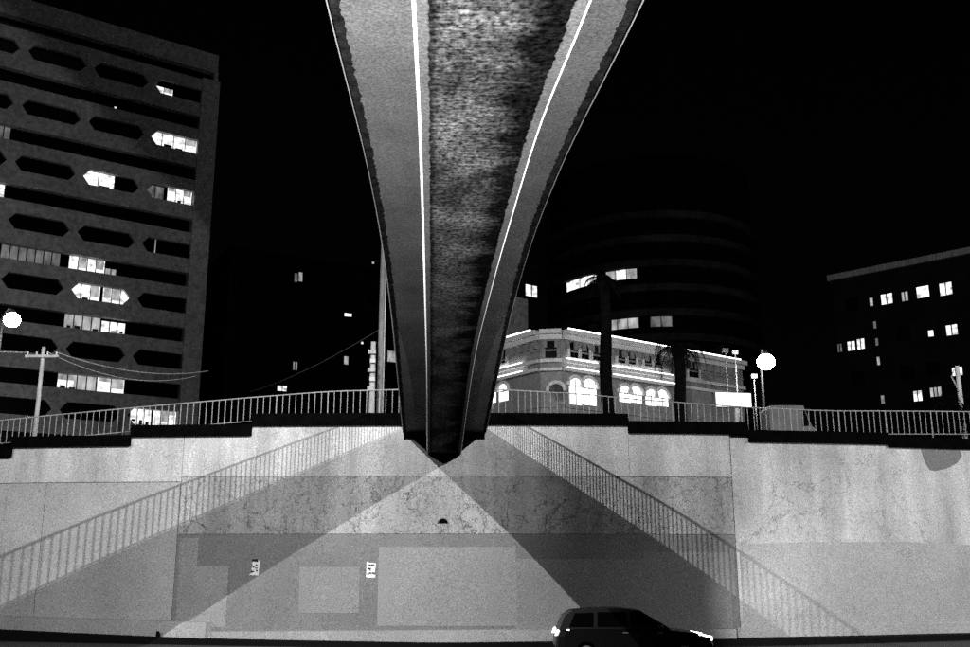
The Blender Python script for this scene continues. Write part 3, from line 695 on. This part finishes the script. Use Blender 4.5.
# ------------------------------------------------------------------ heritage building on the corner
HO = at(550, 340, 62)
FA = Facade(HO, 53.5); FB = Facade(HO, -36.5)
HB = thing('heritage_building', 'floodlit Victorian corner building with bracketed cornice and glowing arches', 'building', (HO.x, HO.y, STREET_Z))
ZC = 17.7
uE = FA.uv(742, 370)[0]
CH = 1.0                                              # corner cut-off
a0 = FA.P(CH, 0); b0 = FB.P(CH, 0); aE = FA.P(uE, 0); bE = FB.P(14, 0); back = aE + FB.D*12
foot = [b0, a0, aE, back, bE]
MB().prism([p+Vector((0, 0, STREET_Z)) for p in foot], (0, 0, ZC-STREET_Z-0.3)).build('wall', 'heritage', HB)
cd = (a0-b0); FC = Facade(b0, 0); FC.D = cd.normalized(); FC.N = Vector((FC.D.y, -FC.D.x, 0)); FC.N = FC.N if FC.N.y < 0 else -FC.N; CL = cd.length
runs = [(FA, CH, uE), (FB, CH, 14), (FC, 0, CL)]
for f, s, e in runs:
    k = 0.0 if f is not FC else -0.0
    f.box(MB(), s, e, ZC-0.30, ZC, -0.3, 0.55).build('cornice', 'trim', HB)
    f.box(MB(), s, e, ZC-0.62, ZC-0.302, -0.1, 0.28).build('cornice_moulding', 'trim', HB)
    f.box(MB(), s, e, ZC-1.35, ZC-1.25, -0.1, 0.08).build('frieze_band', 'heritage', HB)
    u = s+0.35
    while u < e-0.2:
        f.box(MB(), u-0.11, u+0.11, ZC-1.15, ZC-0.62, -0.1, 0.24).build('bracket', 'heritage', HB); u += 0.72
    z1 = FA.uv(575, 361)[1]; z2 = FA.uv(575, 370)[1]
    f.box(MB(), s, e, z1-0.22, z1, -0.1, 0.26).build('string_course', 'trim', HB)
    f.box(MB(), s, e, z2-0.20, z2, -0.1, 0.34).build('string_course', 'trim', HB)
    f.box(MB(), s, e, 13.0-0.3, 13.0-0.18, -0.1, 0.1).build('string_course', 'heritage', HB)
def led(f, p0, p1, py, n, th=0.05):
    u0, z = f.uv(p0, py); u1, _ = f.uv(p1, py)
    f.box(MB(), min(u0, u1), max(u0, u1), z, z+th, n-0.07, n).build('light_strip', 'strip_light', HB)
def led_z(f, p0, p1, z, n, th=0.05, ref=350):
    u0 = f.uv(p0, ref)[0]; u1 = f.uv(p1, ref)[0]
    f.box(MB(), min(u0, u1), max(u0, u1), z, z+th, n-0.06, n).build('light_strip', 'strip_light', HB)
led_z(FA, 564, 735, ZC+0.003, 0.50, 0.09); led_z(FB, 488, 536, ZC+0.003, 0.50, 0.10)
led_z(FA, 564, 595, z1+0.003, 0.24, 0.06); led_z(FA, 610, 670, z1+0.003, 0.24, 0.06); led_z(FB, 485, 524, z1+0.003, 0.24, 0.06)
led_z(FA, 564, 595, z2+0.003, 0.32, 0.06); led_z(FA, 610, 672, z2+0.003, 0.32, 0.06); led_z(FB, 485, 525, z2+0.003, 0.32, 0.06)
def upper_window(f, px, w, y0, y1):
    u, _ = f.uv(px, (y0+y1)/2); za = f.uv(px, y1)[1]; zb = f.uv(px, y0)[1]
    r = MB().prism(f.arch(u-w/2, u+w/2, za, zb, 0.02), f.N*-0.2).build('window', 'glass_dark', HB)
    f.box(MB(), u-w/2-0.18, u-w/2, za, zb-w/2, 0.0, 0.1).build('jamb', 'trim', r); f.box(MB(), u+w/2, u+w/2+0.18, za, zb-w/2, 0.0, 0.1).build('jamb', 'trim', r)
    f.box(MB(), u-w/2-0.25, u+w/2+0.25, za-0.14, za, 0.0, 0.18).build('sill', 'trim', r)
    o = [f.P(u+(w/2+0.1)*math.cos(math.pi*j/8), zb-w/2+(w/2+0.1)*math.sin(math.pi*j/8), 0.03) for j in range(9)]
    MB().tube(o, 0.09, 6).build('arch_moulding', 'heritage', r)
    f.box(MB(), u-0.03, u+0.03, za, zb, 0.021, 0.05).build('mullion', 'frame_dark', r)
    f.box(MB(), u-w/2, u+w/2, (za+zb)/2-0.03, (za+zb)/2+0.03, 0.021, 0.055).build('transom', 'frame_dark', r)
for px in (573.5, 584.5, 596, 621, 631.5, 647.5, 658): upper_window(FA, px, 0.72, 342+0.17*(px-573), 358.5+0.11*(px-573))
upper_window(FA, 693, 1.05, 362, 378)
for px in (503,): upper_window(FB, px, 0.75, 349, 364)
u_c = CL/2
def plain_window(f, u, w, za, zb):
    r = f.box(MB(), u-w/2, u+w/2, za, zb, -0.1, 0.02).build('window', 'glass_dark', HB)
    for s in (-1, 1): f.box(MB(), u+s*(w/2+0.1)-0.1, u+s*(w/2+0.1)+0.1, za, zb, 0, 0.1).build('jamb', 'heritage', r)
    f.box(MB(), u-w/2-0.25, u+w/2+0.25, zb, zb+0.16, 0, 0.16).build('lintel', 'heritage', r)
    f.box(MB(), u-w/2-0.2, u+w/2+0.2, za-0.12, za, 0, 0.16).build('sill', 'heritage', r)
zz = FA.uv(556, 340)[1], FA.uv(556, 357)[1]
plain_window(FC, u_c, 0.75, zz[1], zz[0])
def arcade(f, px, w, y0, m='arch_lit', ht=17):
    u, zb = f.uv(px, y0); za = f.uv(px, y0+ht)[1]
    r = MB().prism(f.arch(u-w/2, u+w/2, za, zb, 0.02), f.N*-0.2).build('arched_window', m, HB)
    o = [f.P(u+(w/2+0.12)*math.cos(math.pi*j/8), zb-w/2+(w/2+0.12)*math.sin(math.pi*j/8), 0.05) for j in range(9)]
    MB().tube(o, 0.13, 6).build('arch_moulding', 'trim', r)
    f.box(MB(), u-0.03, u+0.03, za, zb-0.05, 0.021, 0.05).build('mullion', 'frame_dark', r)
    f.box(MB(), u-w/2, u+w/2, zb-w/2-0.04, zb-w/2+0.03, 0.021, 0.055).build('transom', 'frame_dark', r)
for px, w, y in ((575, 1.0, 378.5), (588.5, 1.25, 379), (624.5, 1.0, 386), (635, 1.15, 386.5), (650.5, 1.0, 389.5), (661.5, 1.15, 390)): arcade(FA, px, w, y, ht=26 if px < 600 else 16)
for px, w, y in ((492, 0.9, 386), (503.5, 1.0, 384)): arcade(FB, px, w, y)
arcade(FA, 697, 1.2, 392, 'glass_dark'); arcade(FC, 556, 0.9, 384, 'glass_dark')
FA.box(MB(), FA.uv(683, 380)[0], FA.uv(708, 380)[0], STREET_Z, ZC-2.0, 0.0, 0.25).build('pilaster', 'heritage', HB)
FA.box(MB(), CH+3, uE-6, ZC+0.002, ZC+0.7, -4.2, -3.5).build('roof_parapet', 'void', HB)

# ------------------------------------------------------------------ lamps, poles, wires of the upper street
def globe_lamp(px, py, Y, r_, label, pole_dx=0.0):
    c = at(px, py, Y); r = thing('street_lamp', label, 'street lamp', (c.x+pole_dx, c.y+0.9, STREET_Z), 'bright lamps of the upper street')
    MB().tube([(c.x+pole_dx, c.y+0.9, STREET_Z), (c.x+pole_dx, c.y+0.9, c.z+0.5)], [0.11, 0.06], 10).build('pole', 'black', r, True)
    MB().tube([(c.x+pole_dx, c.y+0.9, c.z+0.45), (c.x+pole_dx*0.5, c.y+0.5, c.z+r_+0.35), (c.x, c.y, c.z+r_+0.12)], 0.045, 8).build('arm', 'black', r, True)
    MB().tube([(c.x, c.y, c.z+r_*0.86), (c.x, c.y, c.z+r_+0.16)], [r_*0.55, 0.08], 14).build('cap', 'black', r, True)
    MB().sphere(c, r_, 24, 16, 0.94).build('globe', 'globe', r, True)
    MB().tube([c-Vector((0, 0, r_*1.12)), c-Vector((0, 0, r_*0.86))], [0.03, r_*0.3], 10).build('finial', 'black', r, True)
globe_lamp(766, 362, 50, 0.44, 'overexposed globe lamp glaring behind the right railing')
globe_lamp(12, 320, 47, 0.38, 'overexposed globe lamp glaring at the left edge before the tower', -0.9)
# utility pole with cross-arm, left
def utility_pole(px, ptop, Y, rad, label, arms=1, m='pole', extra=None):
    t = at(px, ptop, Y); r = thing('utility_pole', label, 'utility pole', (t.x, t.y, STREET_Z))
    MB().tube([(t.x, t.y, STREET_Z), (t.x, t.y, t.z)], [rad, rad*0.75], 12).build('shaft', m, r, True)
    for a in range(arms):
        z = t.z-0.45-a*0.7
        ar = MB().box(t.x-0.75, t.x+0.75, t.y-0.05-rad, t.y+0.05-rad, z-0.06, z+0.06).build('cross_arm', m, r)
        for s in (-0.65, -0.25, 0.25, 0.65): MB().tube([(t.x+s, t.y-rad, z+0.06), (t.x+s, t.y-rad, z+0.13), (t.x+s, t.y-rad, z+0.2)], [0.05, 0.035, 0.045], 8).build('insulator', 'trim', ar)
    return r, t
up1, t1 = utility_pole(44, 347, 44.5, 0.105, 'slim pale utility pole with cross-arm behind the left railing')
up2, t2 = utility_pole(384, 236, 45.5, 0.165, 'thick grey pole rising beside left edge of footbridge', 0, 'pole_grey')
up3, t3 = utility_pole(373.5, 342, 44.8, 0.15, 'shorter white pole hung with fittings left of thick grey pole', 0)
for k in range(5):
    z = t3.z-0.5-0.42*k
    MB().box(t3.x-0.2+0.1*(k % 2), t3.x+0.14, t3.y-0.28, t3.y-0.08, z-0.1, z+0.08).build('fitting', 'trim' if k % 2 else 'pole', up3)
MB().tube([(t2.x+0.15, t2.y-0.12, STREET_Z), (t2.x+0.15, t2.y-0.12, t2.z-1.2)], 0.035, 6).build('conduit', 'pole', up2, True)
up4, t4 = utility_pole(957, 366, 45.5, 0.12, 'short pale pole beside the shrub at right frame edge', 0)
MB().tube([(t4.x, t4.y, t4.z-1.3), (t4.x-0.35, t4.y-0.1, t4.z-0.5), (t4.x-0.2, t4.y-0.1, t4.z-0.2)], 0.035, 6).build('bracket', 'pole', up4, True)
def wire(a, b, sag, r_, label, m='pole'):
    a, b = Vector(a), Vector(b); pts = [a.lerp(b, k/16)-Vector((0, 0, sag*4*(k/16)*(1-k/16))) for k in range(17)]
    tag(MB().tube(pts, r_, 5).build('wire', m, loc=tuple(a)), label, 'wire')
wire(t1+Vector((-0.65, -0.1, -0.27)), at(-120, 330, 46), 0.3, 0.018, 'overhead wire running left from the slim pole')
wire(t1+Vector((0.65, -0.1, -0.27)), at(208, 371, 58), 0.5, 0.022, 'upper overhead wire from slim pole towards the tower corner')
wire(t1+Vector((0.25, -0.1, -0.27)), at(196, 376, 56), 0.7, 0.018, 'lower sagging overhead wire from slim pole towards tower corner')
wire(t2+Vector((0.0, -0.2, -4.6)), at(250, 392, 70), 0.3, 0.012, 'faint wire running left from the thick grey pole', 'pole_grey')
# right: slender masts, backlit sign, van
for px, pt, yb, rr_, lab in ((725.5, 352, 52, 0.05, 'leftmost thin mast behind the backlit sign'), (735, 354, 51.5, 0.06, 'middle thin mast behind the backlit sign'), (754, 378, 51, 0.045, 'short thin mast right of the backlit sign')):
    t = at(px, pt, yb); r = thing('mast', lab, 'mast', (t.x, t.y, STREET_Z))
    MB().tube([(t.x, t.y, STREET_Z), (t.x, t.y, t.z)], [rr_, rr_*0.6], 8).build('shaft', 'pole_grey', r, True)
    MB().box(t.x-0.15, t.x+0.15, t.y-0.1, t.y+0.1, t.z-0.02, t.z+0.18).build('mast_head', 'pole_grey', r)
fG = Facade(at(733, 400, 48), 80)
g0 = fG.uv(715.5, 400); g1 = fG.uv(751.5, 400)
zS0 = fG.uv(733, 407.5)[1]; zS1 = fG.uv(733, 392.5)[1]
SG = thing('backlit_sign', 'blank white backlit signboard on a post behind right railing', 'sign', (fG.P((g0[0]+g1[0])/2, 0).x, fG.P(0, 0).y, STREET_Z))
fG.box(MB(), g0[0], g1[0], zS0, zS1, -0.22, 0).build('cabinet', 'van', SG)
fG.box(MB(), g0[0]+0.03, g1[0]-0.03, zS0+0.03, zS1-0.03, 0.001, 0.02).build('sign_face', 'sign_lit', SG)
um = (g0[0]+g1[0])/2+0.15
fG.box(MB(), um-0.07, um+0.07, STREET_Z, zS0, -0.18, -0.05).build('post', 'pole', SG)
def van(px0, px1, py_top, Y, label):
    a = at(px0, py_top, Y); b = at(px1, py_top, Y); z1 = a.z; z0 = STREET_Z; Lg = b.x-a.x
    r = thing('parked_van', label, 'van', ((a.x+b.x)/2, Y+0.9, z0))
    k = (z1-z0)/2.0
    prof = [(0, 0.3), (0, 0.95), (0.03, 1.0), (0.74, 1.0), (0.9, 0.62), (0.985, 0.56), (1.0, 0.4), (1.0, 0.3)]
    MB().prism([(a.x+Lg*u, Y, z0+(z1-z0)*v) for u, v in prof], (0, 1.8, 0)).build('body', 'van', r)
    MB().prism([(a.x+Lg*u, Y-0.01, z0+(z1-z0)*v) for u, v in ((0.70, 0.62), (0.875, 0.62), (0.76, 0.92), (0.70, 0.92))], (0, 0.02, 0)).build('side_window', 'glass_dark', r)
    MB().prism([(a.x+Lg*u, Y-0.012, z0+(z1-z0)*v) for u, v in ((0.05, 0.45), (0.62, 0.45), (0.62, 0.47), (0.05, 0.47))], (0, 0.02, 0)).build('trim_strip', 'frame_dark', r)
    for u in (0.2, 0.82):
        c = Vector((a.x+Lg*u, Y+0.05, z0+0.33)); w = MB().tube([c-Vector((0, 0.06, 0)), c+Vector((0, 0.16, 0))], 0.33, 18).build('wheel', 'tyre', r)
        MB().tube([c-Vector((0, 0.075, 0)), c-Vector((0, 0.061, 0))], 0.19, 14).build('rim', 'alloy', w)
van(769, 815, 405.5, 49.5, 'pale parked van half hidden behind right railing')

# ------------------------------------------------------------------ palms and shrub
def palm(px, p_crown, Y, trad, fl, nf, label, droop, seed):
    rd = random.Random(seed); t = at(px, p_crown, Y)
    r = thing('palm_tree', label, 'palm tree', (t.x, t.y, STREET_Z))
    n = 14; pts = [(t.x+0.05*math.sin(k*0.7), t.y, STREET_Z+(t.z-STREET_Z)*k/n) for k in range(n+1)]
    MB().tube(pts, [trad*(1.15-0.2*k/n)*(1+0.05*(k % 2)) for k in range(n+1)], 12).build('trunk', 'bark', r, True)
    MB().sphere((t.x, t.y, t.z+0.05), trad*1.5, 12, 8, 1.1).build('crown_boss', 'bark', r, True)
    for k in range(nf):
        az = 2*math.pi*k/nf+rd.uniform(-0.2, 0.2); el = rd.uniform(0.1, 1.1); ln = fl*rd.uniform(0.8, 1.15)
        mb = MB(); q = Vector((t.x, t.y, t.z+0.15)); d = Vector((math.cos(az)*math.cos(el), math.sin(az)*math.cos(el), math.sin(el))); m = 16; spine = [q.copy()]
        for i in range(m):
            d = (d+Vector((0, 0, -droop*(0.4+1.4*i/m)/m*3))).normalized(); q = q+d*ln/m; spine.append(q.copy())
        mb.tube(spine, [0.035*(1-0.8*i/m) for i in range(m+1)], 4)
        for i in range(2, m+1):
            tg = (spine[i]-spine[i-1]).normalized(); sd_ = tg.cross(Vector((0, 0, 1)))
            if sd_.length < 0.05: sd_ = Vector((-math.sin(az), math.cos(az), 0))
            sd_.normalize(); w = fl*0.19*math.sin(math.pi*(0.12+0.8*i/m))
            for s in (-1, 1):
                for h in (0.0, 0.33, 0.66):
                    p0 = spine[i-1].lerp(spine[i], h); tip = p0+sd_*s*w*rd.uniform(0.8, 1.1)+tg*w*0.6+Vector((0, 0, -w*rd.uniform(0.5, 0.9)))
                    mb.poly([p0-tg*0.012, p0+tg*0.012, p0.lerp(tip, 0.5)+tg*0.016, tip, p0.lerp(tip, 0.5)-tg*0.012])
        mb.build('frond', 'leaf', r)
palm(678.5, 352, 49.5, 0.27, 2.0, 15, 'short palm with drooping fronds silhouetted against the heritage building', 1.5, 4)
palm(604, 284, 50.5, 0.29, 1.5, 16, 'tall dark palm trunk crossing the heritage facade', 0.9, 9)
rd = random.Random(12); c = at(957, 413, 44.6)
r = thing('shrub', 'dark leafy shrub behind railing at the right frame edge', 'shrub', (c.x, c.y, STREET_Z))
st = MB()
for k in range(7):
    a = rd.uniform(0, 6.28); st.tube([(c.x, c.y, STREET_Z), (c.x+0.35*math.cos(a), c.y+0.3*math.sin(a), c.z+rd.uniform(-0.2, 0.4))], [0.03, 0.012], 5)
st.build('stem', 'bark', r)
lf = MB()
for k in range(900):
    q = Vector((rd.gauss(0, 0.42), rd.gauss(0, 0.3), rd.gauss(0, 0.33)))+Vector((c.x, c.y, c.z-0.05)); a = Vector((rd.uniform(-1, 1), rd.uniform(-1, 1), rd.uniform(-1, 1))).normalized()*0.09; b = a.cross(Vector((0.3, 0.5, 0.8))).normalized()*0.04
    lf.poly([q-a, q+b, q+a, q-b])
lf.build('foliage', 'leaf', r)

# ------------------------------------------------------------------ car on the road
def car(cx, cy, z0, Lc, Wc, Hc, label):
    r = thing('car', label, 'car', (cx, cy, z0))
    def P(u, y, v): return (cx-Lc/2+Lc*u, cy+y, z0+Hc*v)
    low = [(0.0, 0.30), (0.005, 0.50), (0.02, 0.60), (0.12, 0.63), (0.70, 0.62), (0.90, 0.55), (0.985, 0.46), (1.0, 0.34), (0.99, 0.16), (0.90, 0.13), (0.10, 0.13), (0.01, 0.18)]
    ys = [(-0.5, 0.90), (-0.47, 0.98), (-0.40, 1.0), (0.40, 1.0), (0.47, 0.98), (0.5, 0.90)]
    MB().loft([[P(0.5+(u-0.5)*k, Wc*y, 0.36+(v-0.36)*k) for u, v in low] for y, k in ys]).build('body', 'car', r)
    roof = [(0.02, 0.60), (0.06, 0.86), (0.11, 0.955), (0.25, 0.995), (0.42, 1.0), (0.54, 0.965), (0.73, 0.62)]
    MB().loft([[P(u, Wc*(y*(1-0.26*max(0, (v-0.6)/0.4))), v) for u, v in roof] for y in (-0.47, -0.44, 0.44, 0.47)]).build('cabin', 'car', r)
    for side in (-1, 1):
        def S(u, v, d=0.012): return P(u, side*(Wc*0.47*(1-0.26*max(0, (v-0.6)/0.4))+d), v)
        for q in ([(0.085, 0.66), (0.24, 0.66), (0.245, 0.92), (0.125, 0.91)], [(0.265, 0.66), (0.46, 0.66), (0.455, 0.93), (0.27, 0.93)], [(0.48, 0.66), (0.675, 0.655), (0.545, 0.92), (0.48, 0.93)]):
            MB().poly([S(u, v) for u, v in q]).build('side_window', 'car_glass', r)
        for u in (0.44, 0.66): MB().box(cx-Lc/2+Lc*u-0.09, cx-Lc/2+Lc*u+0.09, cy+side*Wc*0.5-0.015, cy+side*Wc*0.5+0.02, z0+Hc*0.55, z0+Hc*0.57).build('door_handle', 'alloy', r)
        MB().sphere(P(0.66, side*Wc*0.55, 0.66), 0.10, 10, 8, 0.7).build('mirror', 'car', r, True)
        for u in (0.19, 0.81):
            c = Vector(P(u, side*(Wc*0.5-0.11), 0)); c.z = z0+0.33
            w = MB().tube([c-Vector((0, 0.11, 0)), c+Vector((0, 0.11, 0))], 0.33, 22).build('wheel', 'tyre', r, False)
            o = Vector((0, side*0.112, 0)); MB().tube([c+o*0.98, c+o*1.08], 0.21, 16).build('rim', 'alloy', w)
        MB().loft([[P(0.90+d, side*(Wc*0.42+e), 0.44), P(0.985+d, side*(Wc*0.36+e), 0.41), P(0.985+d, side*(Wc*0.36+e), 0.49), P(0.90+d, side*(Wc*0.42+e), 0.54)] for d, e in ((0.0, 0.0), (0.008, 0.115))]).build('headlight', 'head', r)
        MB().loft([[P(0.0+d, side*(Wc*0.34+e), 0.50), P(0.09+d, side*(Wc*0.42+e), 0.52), P(0.09+d, side*(Wc*0.42+e), 0.62), P(0.012+d, side*(Wc*0.34+e), 0.60)] for d, e in ((0.0, 0.0), (-0.006, 0.12))]).build('tail_light', 'tail', r)
    MB().poly([P(0.555, -Wc*0.36, 0.935), P(0.555, Wc*0.36, 0.935), P(0.725, Wc*0.43, 0.645), P(0.725, -Wc*0.43, 0.645)]).build('windscreen', 'glass_dark', r)
    return r
CAR = car(4.75, 34.0, 0.005, 5.0, 1.85, 1.66, 'black estate car with lit lamps driving along road below wall')
hl = bpy.data.lights.new('headlight_beam', 'SPOT'); hl.energy = 2300; hl.spot_size = math.radians(84); hl.spot_blend = 1.0; hl.shadow_soft_size = 0.06
ho = bpy.data.objects.new('headlight_beam', hl); COL.objects.link(ho); ho.parent = CAR
ho.location = (2.8, 0.55, 0.72); ho.rotation_euler = Vector((6.0, 5.0, 0.9)).to_track_quat('-Z', 'Y').to_euler()
for o in COL.objects:
    if '_w' in o: del o['_w']
